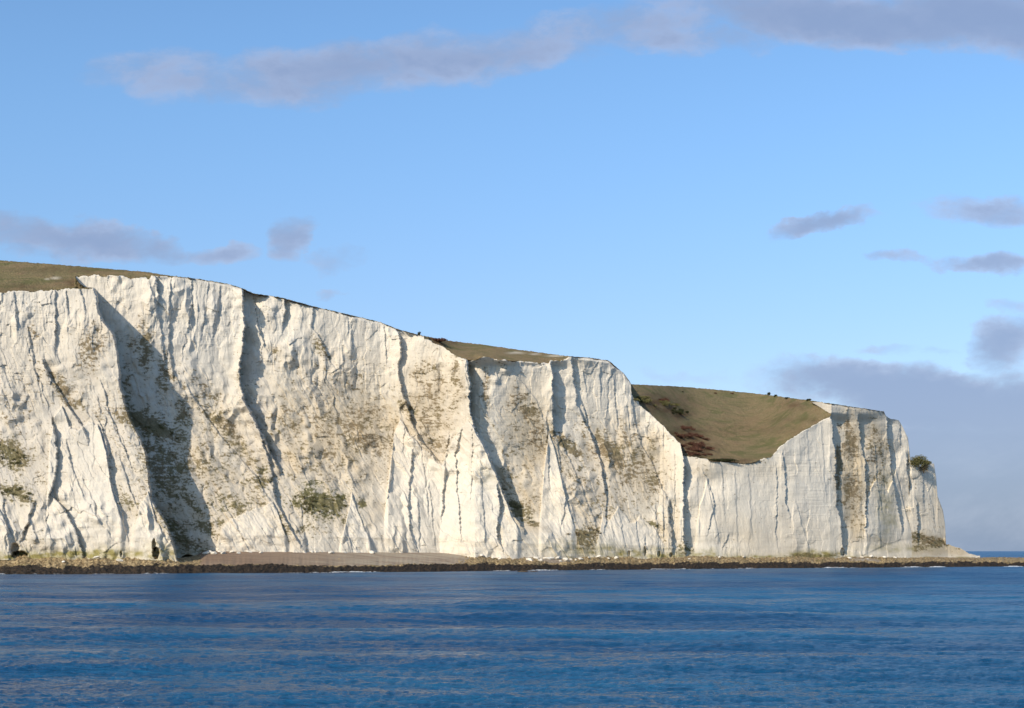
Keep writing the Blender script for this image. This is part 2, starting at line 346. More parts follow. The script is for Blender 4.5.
GREY = [(50, 440, 150, 170, .42), (220, 500, 160, 90, .2), (150, 470, 50, 100, .3), (255, 425, 14, 80, .55), (272, 470, 16, 50, .5), (283, 500, 14, 30, .4), (175, 320, 60, 40, .25), (215, 310, 18, 50, .3), (70, 330, 40, 40, .25), (590, 480, 60, 50, .25), (800, 520, 30, 30, .2), (550, 490, 14, 60, .25), (440, 430, 26, 60, .25), (75, 440, 30, 60, .25), (320, 385, 30, 20, .2)]
ALGAE = [(886, 510, 9, 34, .38), (700, 556, 40, 6, .6), (620, 553, 60, 6, .55), (60, 556, 130, 5, .9), (100, 553, 30, 6, .8), (660, 556, 40, 5, .7), (485, 476, 9, 12, .15), (165, 552, 22, 9, .5), (815, 555, 30, 4, .9), (900, 548, 40, 4, .4), (580, 549, 40, 9, .4), (750, 557, 120, 3, .6)]

# ------------------------------------------------------------------ the land, as one surface: cliff face, turf above it, ground behind
DX = .5
pxs = np.arange(-180, 980.01, DX)
NR = 560
tt = np.linspace(0, 1, NR)[:, None]                   # 0 skyline .. 1 below the foot
PX = np.broadcast_to(pxs[None, :], (NR, len(pxs))).copy()
# real crag outline: the skyline itself wanders a little
SKY = sky_l(pxs)
SKN = np.where(pxs < 884, .35, .55) * n2(pxs * .35, pxs * 0 + .5, 5) + .2 * n2(pxs * .9, pxs * 0 + .5, 6) * .5
FOOT = foot_l(pxs)
PY = SKY[None, :] + (FOOT + 3 - SKY)[None, :] * tt
G = grass_mask(PX, PY)
PY = PY + np.exp(-(PY - SKY[None, :]) / np.where(G, 1.2, 5.)) * SKN[None, :]
G = grass_mask(PX, PY)
Gs = G.astype(np.float32)

_x = np.arange(-460., 1500., 2.); _y = CZ * F / (water_l(_x) - HZ)
for _ in range(2): _y = np.convolve(np.pad(_y, 30, mode='edge'), np.ones(61) / 61, 'valid')
YW = lambda px: np.interp(px, _x, _y)
YFB = YW(pxs) + pl([(-260, 46), (440, 44), (475, 30), (520, 24), (680, 20), (830, 22), (880, 28), (945, 44), (990, 52)])(pxs)
YFA = YW(pxs) + 17.
# which layer: the near buttress on the left (A) or the main face (B)
wob = .9 * n2(PX * .05, PY * .09, 31) + .5 * n2(PX * .3, PY * .3, 32)
A = sm(edge1(PY) + wob - PX, -1.2, 1.2)
A = A * np.where(PX >= 75, sm(PY - topA(PX), -1, .5), 1.)
YB = YFB[None, :] + 0 * PX
YA = YFA[None, :] + 0 * PX
# slope of the face in metres of depth per pixel row, integrated upward from the foot
H = np.maximum(FOOT - SKY, 6)[None, :]
up = np.clip((FOOT[None, :] - PY) / H, 0, 1)
lowslope = pl([(-200, .16), (150, .16), (240, .26), (380, .27), (480, .16), (520, .24), (660, .25), (690, .10), (830, .09), (850, .12), (980, .08)])(pxs)[None, :]
zz1 = .17 * n2(pxs * .026, pxs * 0 + .3, 220) + .10 * n2(pxs * .075, pxs * 0 + .3, 221) + .04 * n2(pxs * .25, pxs * 0 + .3, 222)
brk = pl([(-200, .45), (180, .5), (300, .58), (400, .62), (480, .4), (560, .5), (640, .75), (690, .4), (980, .4)])(pxs)[None, :]
brkv = brk + (zz1 * ((pxs < 672) | (pxs > 850)))[None, :]
brk = brk + (.05 * n2(pxs * .012, pxs * 0 + .3, 223))[None, :]
a = np.where(up < .07, .06, lowslope)
a = a + (.06 - a) * sm(up, brk - .10, brk + .10)
tal = pl([(-200, 600), (850, 600), (862, 556), (885, 545), (900, 540), (925, 537), (945, 541), (980, 552)])
a = a + (.55 - a) * sm(PY - tal(PX), -.5, 3.) * sm(PX, 850, 900)
gk = pl([(-200, 2.2), (180, 2.2), (200, .5), (415, .5), (430, 4.5), (560, 4.), (575, .6), (625, .6), (631, 3.2), (770, 3.0), (831, .9), (840, .4), (980, .3)])(pxs)[None, :]
dpy = ((FOOT + 3 - SKY) / (NR - 1))[None, :]
glc = np.where(pxs < 176, gl_left(pxs), np.where((pxs > 424) & (pxs < 570), gl_mid(pxs), np.where((pxs > 631) & (pxs < 831.5), gl_val(pxs), 0)))[None, :]
gf = np.clip((glc - PY) / dpy + .5, 0, 1)
gf = gf * np.where((pxs > 812) & (pxs < 831.5), np.clip((PY - gu_val(pxs)[None, :]) / dpy + .5, 0, 1), 1.)
a = a + (gk - a) * gf
ins = np.cumsum((a * dpy)[::-1], 0)[::-1]
# smooth the turf's depth sideways so that it reads as one hillside
base = YA * A + YB * (1 - A) + ins
# the headland turns away from the eye at its end
base = base + np.where(PX > 905, ((np.clip(PX, 905, 948) - 905) / 43.) ** 2 * 9, 0)
chalk = 1 - Gs
# features
feat = np.zeros_like(PX)
cave = np.zeros_like(PX)
wl = 1.3 * n2(PX * .02, PY * .06, 41) + .7 * n2(PX * .08, PY * .22, 42)
fi = 0
for pts, amp, w, L, lead in STEPS:
    w = w * .7
    p = np.array(pts, float)
    x0, x1 = p[:, 1].min() - 60, p[:, 1].max() + L * 4
    i0, i1 = np.searchsorted(pxs, [x0, x1])
    if i1 <= i0: continue
    sx, sy = PX[:, i0:i1], PY[:, i0:i1]
    fi += 1
    jag = 1.1 * n2(sy * .16, sx * 0 + fi * 3.7, 300 + fi) + .9 * n2(sy * .45, sx * .12 + fi, 400 + fi)
    d0 = sx + wl[:, i0:i1] * .8 - np.interp(sy, p[:, 0], p[:, 1]); d = d0 + jag * min(1., amp / 1.6)
    av = .95 + .55 * n2(sy * .045, sx * .04 + fi, 500 + fi)
    av = np.where(amp > 6, 1., np.clip(av, .3, 1.6))
    span = p[-1, 0] - p[0, 0]
    fd = min(14., span * .3)
    fade = sm(sy, p[0, 0] - 4, p[0, 0] + (70 if amp == 6.5 else fd * .5)) * (1 - sm(sy, p[-1, 0] - fd, p[-1, 0] + 8))
    f = amp * sm(d, 0, w) * np.exp(-np.clip(d0, 0, None) / L) - lead * np.exp(np.clip(d0, None, 0) / 7.) * (1 - sm(d, 0, w))
    feat[:, i0:i1] += (1.5 if amp > 4 else 1.25 if amp >= 2 else .7) * f * fade * av
for cx, cy, rx, ry, dep in HOLES:
    r = np.sqrt(((PX - cx) / rx) ** 2 + ((PY - cy) / ry) ** 2) + .15 * n2(PX * .4, PY * .4, 51)
    q = sm(1.15 - r, 0, .4)
    feat += dep * q; cave = np.maximum(cave, q)
SPURS = [([(384, 520), (390, 470), (394, 432), (400, 418), (410, 433), (421, 446), (442, 464), (448, 446), (458, 430), (468, 418), (477, 433), (487, 453), (498, 479), (511, 513), (522, 535)], 2.6),
         ([(46, 520), (49, 450), (54, 416), (62, 406), (69, 424), (78, 430), (88, 420), (98, 424), (106, 450), (112, 490), (126, 530)], 2.2),
         ([(214, 553), (222, 526), (240, 512), (262, 506), (273, 500), (282, 524), (290, 545)], 1.6), ([(338, 552), (346, 520), (352, 493), (360, 516), (374, 550)], 1.3),
         ([(538, 540), (544, 470), (549, 430), (556, 452), (566, 498), (577, 535)], 1.8), ([(596, 545), (603, 515), (609, 520), (618, 505), (630, 522), (640, 516), (656, 528), (664, 545)], 1.2),
         ([(130, 545), (140, 505), (148, 490), (156, 520), (170, 545)], 1.2), ([(694, 552), (700, 505), (707, 480), (714, 512), (722, 550)], .9),
         ([(863, 550), (868, 490), (876, 478), (888, 492), (896, 470), (903, 500), (912, 535)], 1.6), ([(-60, 520), (-40, 440), (-20, 470), (0, 510), (14, 540)], 2.)]
clean = np.zeros_like(PX)
for pts, amp in SPURS:
    p = np.array(pts, float)
    i0, i1 = np.searchsorted(pxs, [p[0, 0], p[-1, 0]])
    sx, sy = PX[:, i0:i1], PY[:, i0:i1]
    jg = 2.2 * n2(sx * .16, sy * .04, 700 + int(p[0, 0])) + 1.2 * n2(sx * .5, sy * .1, 701)
    u = sm(sy - np.interp(sx, p[:, 0], p[:, 1]) - jg, 0, 2.2)
    endf = sm(sx, p[0, 0], p[0, 0] + 5) * (1 - sm(sx, p[-1, 0] - 6, p[-1, 0]))
    feat[:, i0:i1] -= amp * u * endf * np.exp(-np.clip(sy - np.interp(sx, p[:, 0], p[:, 1]), 0, None) / 60.)
    clean[:, i0:i1] = np.maximum(clean[:, i0:i1], u)
# weathered relief: flutes that lean down to the right on the lower slopes
lean = pl([(-200, .35), (100, .5), (250, .85), (450, .8), (560, .8), (655, .6), (685, .0), (980, .05)])(PX)
mid = SKY[None, :] + H * .30
q = PX - lean * np.maximum(PY - mid, 0) * .9
rough = pl([(-200, .95), (240, .85), (600, .82), (660, .8), (690, .34), (825, .30), (840, .62), (980, .7)])(PX)
flute = ridged(q * .06, PY * .011, 2, 61) * .6 + ridged(q * .19 + .6 * n2(PX * .05, PY * .05, 62), PY * .030, 2, 63) * .42 * sm(fbm(PX * .03, PY * .03, 2, 69), -.35, .35)
crag = fbm(PX * .10, PY * .05, 4, 64, .5) * .8 + fbm(PX * .5, PY * .25, 3, 65, .55) * .22
strat = n2(PX * .02, PY * .55, 66) * .12 + n2(PX * .05, PY * 1.1, 67) * .08
rel = -(flute * rough) - crag * rough + strat
smoothpatch = sm(fbm(PX * .02, PY * .02, 2, 68), -.3, .3)
def saw(period, warp, seed, sharp=.12):
    ph = q / period + warp * fbm(PX * .02, PY * .009, 3, seed) + .22 * n2(PX * .1, PY * .11, seed + 5)
    fl = np.floor(ph); fr = ph - fl
    am = np.clip(.45 + .9 * n2(fl * 1.37 + .4, PY * .018, seed + 7), 0, 1.3)
    return np.minimum(fr / (1 - sharp), (1 - fr) / sharp) * am
def facets(x, y, seed):
    ix, iy = np.floor(x), np.floor(y); best = np.full(x.shape, 9., np.float32); out = np.zeros_like(best)
    for a_ in (-1, 0, 1):
        for b_ in (-1, 0, 1):
            cx, cy = (ix + a_).astype(np.int64), (iy + b_).astype(np.int64)
            dx = cx + .15 + .7 * _h(cx, cy, seed) - x; dy = cy + .15 + .7 * _h(cx, cy, seed + 1) - y
            d2 = dx * dx + dy * dy
            val = _h(cx, cy, seed + 2) - .5 + (_h(cx, cy, seed + 3) - .5) * 1.6 * dx + (_h(cx, cy, seed + 4) - .5) * 1.3 * dy
            m_ = d2 < best; out = np.where(m_, val, out); best = np.where(m_, d2, best)
    return out
wq = 2.2 * n2(PX * .13, PY * .09, 190); wv = 3. * n2(PX * .11, PY * .08, 191)
rel = rel - (facets((q + wq) / 13., (PY + wv) / 34., 180) * 1.7 + facets((q + wq) / 5.2, (PY + wv) / 12., 185) * .75 + facets((q + wq * .5) / 2.3, (PY + wv) / 4.6, 189) * .22) * rough
big_ = .15 + 1.1 * sm(fbm(PX * .014, PY * .011, 2, 170), -.25, .35); big2 = .15 + 1.1 * sm(fbm(PX * .018, PY * .016, 2, 172), -.25, .4)
rel = rel - saw(17., 1.6, 120, .1) * 1.7 * rough * big_ - saw(7.5, 2.6, 140, .14) * .75 * rough * big2 - saw(3.6, 4., 160, .2) * .25 * rough * big2
rel = rel * .62 - saw(62., 1.3, 210, .38) * 4.2 * (.35 + .65 * (rough > .75)) - saw(31., 1.2, 230, .3) * 1.6 * rough
feat += rel * (.45 + .55 * smoothpatch) * sm(PY - SKY[None, :], 0, 3) * .9 * (1 - .6 * sm(PY - tal(PX), -1, 1))
turfrel = fbm(PX * .06, PY * .10, 4, 70) * 3.0 + fbm(PX * .35, PY * .5, 3, 171) * 1.1
Y = base + np.where(G, turfrel, feat)
def hblur(x, w):
    p = np.pad(x, ((0, 0), (w + 1, w)), mode='edge'); cs = np.cumsum(p, 1)
    return (cs[:, 2 * w + 1:] - cs[:, :-2 * w - 1]) / (2 * w + 1)
gw = gf + 1e-6
yb, wb_ = (Y * gw).astype(np.float64), gw.astype(np.float64)
for _ in range(3): yb, wb_ = hblur(yb, 22), hblur(wb_, 22)
inner = (glc > SKY[None, :] + 3)
bl_ = sm(826 - PX, 0, 30) + (PX > 835); Y = np.where(G & inner & (gf > 0), Y + (yb / wb_ - Y) * bl_, Y)
V = P(PX, PY, Y)

def patches(lst, turn=False):
    D = np.zeros_like(PX); Gn = np.zeros_like(PX)
    wx_ = 5 * n2(PX * .06, PY * .06, 88) + 2.5 * n2(PX * .2, PY * .2, 89); wy_ = 4 * n2(PX * .06, PY * .08, 86) + 2 * n2(PX * .2, PY * .2, 87)
    for e in lst:
        if turn: cx, cy, rx, ry, an, d, g = e
        else: (cx, cy, rx, ry, d), an, g = e, 0, 0
        R = max(rx, ry) * 1.7 + 6
        i0, i1 = np.searchsorted(pxs, [cx - R, cx + R])
        if i1 <= i0: continue
        ws = min(1., min(rx, ry) / 8.); sx, sy = PX[:, i0:i1] - cx + wx_[:, i0:i1] * ws, PY[:, i0:i1] - cy + wy_[:, i0:i1] * ws
        ca, sa = math.cos(math.radians(an)), math.sin(math.radians(an))
        u = (sx * ca + sy * sa) / rx; v = (-sx * sa + sy * ca) / ry
        rr = u * u + v * v; f = d * 1.1 * np.exp(-1.1 * rr) * np.clip(3 - rr, 0, 1)
        Gn[:, i0:i1] = np.where(f > D[:, i0:i1], g, Gn[:, i0:i1]); D[:, i0:i1] = np.maximum(D[:, i0:i1], f)
    return D, Gn
D, GN = patches(VEG_SHADE, True)
apron = sm(brkv + .03 + .05 * n2(PX * .2, PY * .2, 242) - up, 0, .10) * sm(up, .07, .16) * (1 - clean) * ((PX < 680) | (PX > 850)) * (PY < tal(PX)) * np.where(PX < 175, .6, 1.)
D = np.clip(D + apron * (.09 + .22 * fbm(PX * .03, PY * .03, 3, 240)), 0, None)
sp = .45 * n2(PX * .09, PY * .14, 70) + .6 * n2(PX * .22, PY * .42, 71) + .5 * n2(PX * .55, PY * .95, 72) + .22 * n2(PX * 1.2, PY * 1.7, 73)   # about -1..1
veg_shade = sm(sp * 1.0 + D * 1.25 - .66, .0, .45) * .92
# lone tufts everywhere on the lower half
lone = sm(n2(PX * .36, PY * .6, 74) + .35 * fbm(PX * .03, PY * .04, 2, 90) + .12 * (up < .6) + .1 * (PX < 680) - .80, 0, .25)
veg_shade = np.maximum(veg_shade, lone * .8) * chalk * (1 - .85 * clean)
ST, _ = patches(STAIN); ST = ST * 1.2 + apron * (.20 + .35 * fbm(q * .05, PY * .03, 3, 241)); ST = np.clip(ST + .35 * ST * fbm(PX * .05, PY * .05, 3, 75) * 2, 0, 1)
ST = np.clip(ST + .62 * np.clip(D * 1.5, 0, 1) * (1 - veg_shade) * (.75 + .5 * sp), 0, 1) * (1 - .6 * clean)
ST = np.clip(ST + .15 * sm(PY - SKY[None, :] , 6, 0) * sm(n2(PX * .08, PY * .02, 76), -.2, .5), 0, 1)
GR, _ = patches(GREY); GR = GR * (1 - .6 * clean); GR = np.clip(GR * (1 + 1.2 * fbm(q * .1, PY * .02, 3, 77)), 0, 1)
AL, _ = patches(ALGAE); AL = np.clip(AL * (1 + 1.5 * fbm(PX * .12, PY * .2, 3, 78)), 0, 1)
AL = np.maximum(AL, .75 * sm(PY, FOOT[None, :] - 2.2, FOOT[None, :] - .4) * sm(n2(PX * .06, PY * .1, 79), -.3, .4) * ((PX < 175) | (PX > 560)))
GNf = np.clip(GN + .3 * n2(PX * .05, PY * .05, 80), 0, 1)
scrubA, _ = patches([(655, 403, 34, 7, .9), (665, 410, 26, 6, .8), (678, 415, 12, 4, .9), (720, 461, 34, 3, .9), (688, 436, 18, 9, 1.), (698, 450, 20, 9, 1.), (735, 389, 20, 2, .3), (795, 405, 12, 5, .5), (80, 283, 26, 5, .6), (60, 270, 60, 4, .4), (20, 288, 40, 5, .4), (440, 342, 18, 3, .9), (800, 420, 60, 3, .25), (760, 430, 80, 5, .25)])
scrubA = np.clip(scrubA * (1 + 1.2 * fbm(PX * .12, PY * .25, 3, 81)), 0, 1) * .8
bareA, _ = patches([(55, 278, 5, 1.3, 1.), (47, 279, 3, 1., .8), (516, 353, 8, 1.2, 1.2), (535, 354, 5, .9, 1.), (556, 356, 9, 1., 1.2), (760, 462, 8, 1.2, .4)])

# ground behind the skyline, hidden from here, real from elsewhere
back = []
for dd, dz in ((4, .2), (14, .6), (40, 1.2), (110, 2.0), (260, 1.)):
    Yt = Y[0] + dd
    zz = V[0, :, 2] + dz * np.where(pxs > 880, -1.5, np.where((pxs > 575) & (pxs < 632), -4., 1.))
    zl = CZ + (HZ - SKY - .25) / F * Yt
    back.append(np.stack([(pxs - 512) / F * Yt, Yt, np.minimum(zz, zl)], -1))
back = np.stack(back[::-1])
VV = np.concatenate([back, V]).reshape(-1, 3)
nb = 5; nr = NR + nb; nc = len(pxs)
def ext(x, v=0.):
    return np.concatenate([np.full((nb, nc), v, np.float32), x]).ravel()
Fc = grid_faces(nr, nc)
GG = np.concatenate([np.broadcast_to((pxs < 900)[None], (nb, nc)), G])
fm = (GG[:-1, :-1].astype(int) + GG[1:, 1:] + GG[:-1, 1:] + GG[1:, :-1]) >= 2
att = dict(veg_shade=ext(veg_shade), green=ext(GNf), stain=ext(ST), grey=ext(GR), algae=ext(AL))
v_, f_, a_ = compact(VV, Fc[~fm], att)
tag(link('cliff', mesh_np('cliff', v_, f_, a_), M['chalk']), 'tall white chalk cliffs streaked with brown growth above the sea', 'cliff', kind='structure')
v_, f_, a_ = compact(VV, Fc[fm], dict(scrub=ext(scrubA), bare=ext(bareA)))
tag(link('hill', mesh_np('hill', v_, f_, a_), M['turf']), 'brown green downland turf above the chalk cliff edge', 'hill', kind='structure')

def surf(px, py):
    """world point of the land seen at a picture position (used to stand things on the ground)"""
    i = int(round((px - pxs[0]) / DX)); j = int(np.clip(np.searchsorted(PY[:, i], py), 0, NR - 1))
    return V[j, i]

# ------------------------------------------------------------------ scrub and grass that nobody could count
def tuft_mesh(C, size, n_each, name, flat=.7, lean=0.):
    n = len(C); N = n * n_each
    c0 = np.repeat(C, n_each, 0) + rng.normal(0, 1, (N, 3)) * np.repeat(size, n_each)[:, None] * np.array([.55, .55, .35])
    s = np.repeat(size, n_each) * rng.uniform(.35, .8, N)
    d1 = rng.normal(0, 1, (N, 3)); d1 /= np.linalg.norm(d1, axis=1)[:, None]
    d2 = np.cross(d1, rng.normal(0, 1, (N, 3))); d2 /= np.linalg.norm(d2, axis=1)[:, None]
    d1[:, 2] *= flat
    Vt = np.stack([c0 + d1 * s[:, None], c0 - .5 * d1 * s[:, None] + .6 * d2 * s[:, None], c0 - .5 * d1 * s[:, None] - .6 * d2 * s[:, None]], 1).reshape(-1, 3)
    return mesh_np(name, Vt, np.arange(N * 3).reshape(-1, 3), smooth=False)

def pick(weight, n):
    w = weight.ravel().astype(float); w[w < .05] = 0
    idx = rng.choice(len(w), size=n, replace=False, p=w / w.sum()); return idx
flatV = V.reshape(-1, 3)
towards = -flatV / np.linalg.norm(flatV, axis=1)[:, None]
vis = (PX > -60)
wb = veg_shade * (1 - GNf) * vis; wg = veg_shade * GNf * vis
ib = pick(wb, 7000); ig = pick(wg, 4000)
tag(link('dry_scrub', tuft_mesh(flatV[ib] + np.array([0, -.15, .05]), rng.uniform(.12, .3, len(ib)), 4, 'dry_scrub'), M['tan']), 'dry brown tufts scattered over the chalk face', 'scrub', kind='stuff')
tag(link('green_scrub', tuft_mesh(flatV[ig] + np.array([0, -.2, .1]), rng.uniform(.15, .36, len(ig)), 4, 'green_scrub'), M['olive']), 'olive green growth clinging to ledges of the chalk face', 'scrub', kind='stuff')
edge = np.zeros_like(PX); edge[:3] = (PX[:3] < 884); edge += sm(scrubA, .4, .9) * Gs * 1.
edge[1:-1] += ((G[1:-1] != G[2:]) * 1.5)
ie = pick(edge * vis, 7000)
tag(link('grass', tuft_mesh(flatV[ie] + np.array([0, -.05, .05]), rng.uniform(.12, .3, len(ie)), 3, 'grass'), M['straw']), 'dry rough grass along the cliff top', 'grass', kind='stuff')

# ------------------------------------------------------------------ shore ledge, beach
lx = np.arange(-260, 1300.1, .7); NS = 150
sv = np.concatenate([np.linspace(-6, 14, 80), np.linspace(14.5, 75, NS - 80)])[:, None]
LPX = np.broadcast_to(lx[None], (NS, len(lx))); S = np.broadcast_to(sv, (NS, len(lx)))
yw = YW(lx)[None]; W = wid_b(lx)[None]
dk = pl([(-260, 566.2), (0, 566), (260, 565.6), (430, 565.3), (700, 563.6), (780, 563.3), (869, 562.8), (1024, 562.2), (1300, 562)])(lx)[None] + (.9 * n2(lx * .018, lx * 0 + .2, 250) + .9 * n2(lx * .07, lx * 0 + .2, 251) + .5 * n2(lx * .3, lx * 0 + .2, 252))[None]
ft = pl([(-200, 558), (0, 557), (150, 557.2), (176, 559.5), (190, 558), (205, 553.3), (440, 553.3), (470, 556.5), (500, 558), (982, 558), (1024, 557.6), (1300, 557.6)])(lx)[None]
zd = CZ - (dk - HZ) * (yw + 8) / F; zf = CZ - (ft - HZ) * (yw + W) / F
zd = np.maximum(zd * .86, .5)
zz = np.where(S < 0, S * .5, np.where(S < 8, zd * (np.clip(S, 0, 8) / 8) ** .8, zd + (zf - zd) * (S - 8) / (W - 8)))
zz = np.where(S > W, zf - np.where(LPX > 975, (S - W) * .5, .0), zz)
wx = (LPX - 512) / F * yw
bch = sm(LPX, 186, 206) * (1 - sm(LPX, 440 + 3 * (12 - np.clip(S - 8, 0, 12)), 452 + 3 * (12 - np.clip(S - 8, 0, 12))))
nz = ridged(wx * .22, S * .35, 3, 101) * .6 + fbm(wx * .9, S * .9, 3, 102) * .7 + n2(wx * .03, S * .05, 103) * .6
zl_ = zz + 1.3 * nz * sm(S, -4, 2) * (1 - .75 * bch * sm(S, 7, 11)) * (1 - .4 * sm(S, 20, 40)) - .0
sj = S + 1.6 * n2(wx * .12, S * .0 + .5, 104) + .8 * n2(wx * .5, S * 0 + .5, 105)
Yl = yw + sj * sm(S, -6, -2) + S * (1 - sm(S, -6, -2))
weed = 1 - sm(S + 4. * n2(wx * .15, S * .3, 106) + 1.2 * n2(wx * .7, S * .7, 107), 7.2, 9.6)
Lv = np.stack([(LPX - 512) / F * Yl, Yl, zl_], -1)
tag(link('rocky_shore', mesh_np('rocky_shore', Lv.reshape(-1, 3), grid_faces(NS, len(lx)), dict(weed=weed.ravel())), M['ledge']), 'dark weedy rock ledge at the foot of the cliffs', 'shore', kind='structure')

def beach(name, a0, a1, s0, s1f, lift, grey, label):
    bx = np.arange(a0, a1 + .1, .7); sb = np.linspace(0, 1, 60)[:, None]
    BX = np.broadcast_to(bx[None], (60, len(bx)))
    yw = YW(bx)[None]; W = wid_b(bx)[None]
    Sx = s0 + (W + s1f - s0) * sb
    i = np.clip(((bx - lx[0]) / .7).astype(int), 0, len(lx) - 1)
    zdb, zfb = zd[:, i], zf[:, i]
    z = zdb + (zfb - zdb) * (Sx - 8) / (W - 8)
    w = (BX - 512) / F * yw
    ed = sm(BX, a0, a0 + 14) * (1 - sm(BX, a1 - 30, a1)) * sm(Sx, s0, s0 + 2.5)
    z = z + lift * ed - .9 * (1 - ed) + .12 * fbm(w * .2, Sx * .3, 4, 110) + .25 * n2(w * .03, Sx * .12, 111)
    Yb = yw + Sx
    Vb = np.stack([(BX - 512) / F * Yb, Yb + 0 * BX, z], -1)
    g = np.clip(sm(BX, *grey) + .3 * fbm(w * .05, Sx * .1, 3, 112), 0, 1)
    tag(link(name, mesh_np(name, Vb.reshape(-1, 3), grid_faces(60, len(bx)), dict(grey=g.ravel())), M['beach']), label, 'beach', kind='structure')
beach('beach', 190, 490, 8.5, 4, .45, (230, 400), 'brown shingle beach under the cliff')
beach('beach', 515, 600, 12, 2, .35, (400, 500), 'small grey shingle patch between fallen chalk blocks')
beach('beach', 838, 900, 13, 2, .35, (700, 800), 'small shingle patch under the headland')

# ------------------------------------------------------------------ sea
ys = [12.]
while ys[-1] < 1500: ys.append(ys[-1] * (1.012 if ys[-1] < 52 else 1.0026 if ys[-1] < 620 else 1.01))
ys = np.array(ys + [1700, 2000, 2600, 3500, 5000, 8000, 14000, 26000, 60000], float)
us = np.concatenate([np.linspace(-1.2, -.48, 160)[:-1], np.linspace(-.48, .48, 1000), np.linspace(.48, 1.2, 160)[1:]])
SY, SU = np.meshgrid(ys, us, indexing='ij'); SX = SU * SY
dist = np.clip(SY / 500, 0, 1)
cell = SY * .0030
def band(wave): return np.clip((wave / cell - 1.5) / 2., 0, 1)
sw = SY + 10 * n2(SX * .012, SY * .01, 201) + 3.5 * n2(SX * .05, SY * .03, 202)
amp = .22 + .30 * sm(n2(SX * .006, SY * .012, 203), -.2, .5)
z = amp * np.sin(sw * 2 * math.pi / 31.) * band(31)
for yc, hh, wd, x0_, x1_ in ((196., .75, 5., -120, 40), (165., .5, 4., -70, 90), (131., .45, 3.6, -60, 20), (238., .6, 6., -10, 130), (108., .35, 3., 5, 60)):
    yc_ = yc + 7 * n2(SX * .012, SX * 0 + yc, 210) + 1.5 * n2(SX * .06, SX * 0 + yc, 211)
    z += hh * np.exp(-((SY - yc_) / wd) ** 2) * sm(SX, x0_ - 30, x0_ + 20) * (1 - sm(SX, x1_ - 20, x1_ + 30))
z += .22 * n2(SX * .022, SY * .11, 204) * 1.1 * band(9)
z += .2 * n2(SX * .07 + SY * .03, SY * .26, 205) * 1.3 * band(4)
z += .11 * (ridged(SX * .30, SY * .5 + SX * .06, 2, 206)) * band(2)
z += .06 * (ridged(SX * .9 + 3, SY * 1.2, 2, 207)) * band(.9)
shore = sm(SY - (YW(np.clip(512 + F * SU, -250, 1290)) - 30), 0, 26)
z *= (1 - .72 * shore) * (SY < 1500)
z *= sm(SY, 12, 25)
SV = np.stack([SX, SY, z], -1)
tag(link('sea', mesh_np('sea', SV.reshape(-1, 3), grid_faces(len(ys), len(us)), dict(far=np.clip(SY / 450, 0, 1).ravel())), M['water']), 'deep blue choppy sea in front of the cliffs', 'sea', kind='structure')

# foam where the swell meets the ledge
fx = np.arange(-100, 1100, .45); fs = np.linspace(-9, 1.2, 46)[:, None]
FX = np.broadcast_to(fx[None], (46, len(fx))); FS = np.broadcast_to(fs, FX.shape)
yw = YW(fx)[None]; w = (FX - 512) / F * yw
dens, = [np.zeros_like(FX)]
for cx, rx, d in ((20, 60, .55), (160, 26, .62), (110, 40, .4), (210, 30, .4), (340, 50, .75), (370, 20, .7), (505, 30, .5), (550, 22, .85), (660, 14, .6), (600, 20, .5), (690, 30, .75), (740, 40, .45), (835, 20, .7), (850, 14, .6), (915, 22, .75), (938, 12, .95), (980, 30, .35), (1012, 12, 1.0), (1060, 40, .6)):
    dens = np.maximum(dens, d * np.exp(-((FX - cx) / rx) ** 2))
fn = .6 * n2(w * .08, FS * .35, 301) + .5 * n2(w * .3, FS * .9, 302) + .3 * n2(w * .9, FS * 1.8, 303)
near = np.exp(-((FS + 1.2) / 2.6) ** 2)
fo = fn + 1.35 * dens + .75 * near - 1.5
Fz = .16 + .5 * np.clip(fo, 0, .8) * (FS > -4) * (dens > .4) + .05 * n2(w * 2, FS * 3, 304)
Fz = np.where(fo > 0, Fz, -.1)
Vf = np.stack([(FX - 512) / F * (yw + FS), yw + FS, Fz], -1).reshape(-1, 3)
Fq = grid_faces(46, len(fx)); ok = fo.ravel() > 0
km = ok[Fq].sum(-1) >= 3
v_, f_, _ = compact(Vf, Fq[km])
tag(link('sea_foam', mesh_np('sea_foam', v_, f_), M['foam']), 'broken white surf along the rocky shore', 'foam', kind='stuff')

# ------------------------------------------------------------------ bushes
def leaf_blob(name, w, h, d, n, size, lobes=6):
    """leaves through a lumpy crown, w wide, h tall, d deep, origin at the base"""
    cs = [(rng.uniform(-.32, .32) * w, rng.uniform(-.3, .3) * d, h * rng.uniform(.3, .68), rng.uniform(.24, .36)) for _ in range(lobes)]
    L = []
    for i in range(n):
        cx, cy, cz, r = cs[i % lobes]
        v = rng.normal(0, 1, 3); v /= np.linalg.norm(v); k = r * rng.uniform(.55, 1.08)
        L.append((cx + v[0] * k * w, cy + v[1] * k * d, max(.03 * h, cz + v[2] * k * h)))
    me = tuft_mesh(np.array(L), np.full(n, size), 2, name, 1.)
    return me

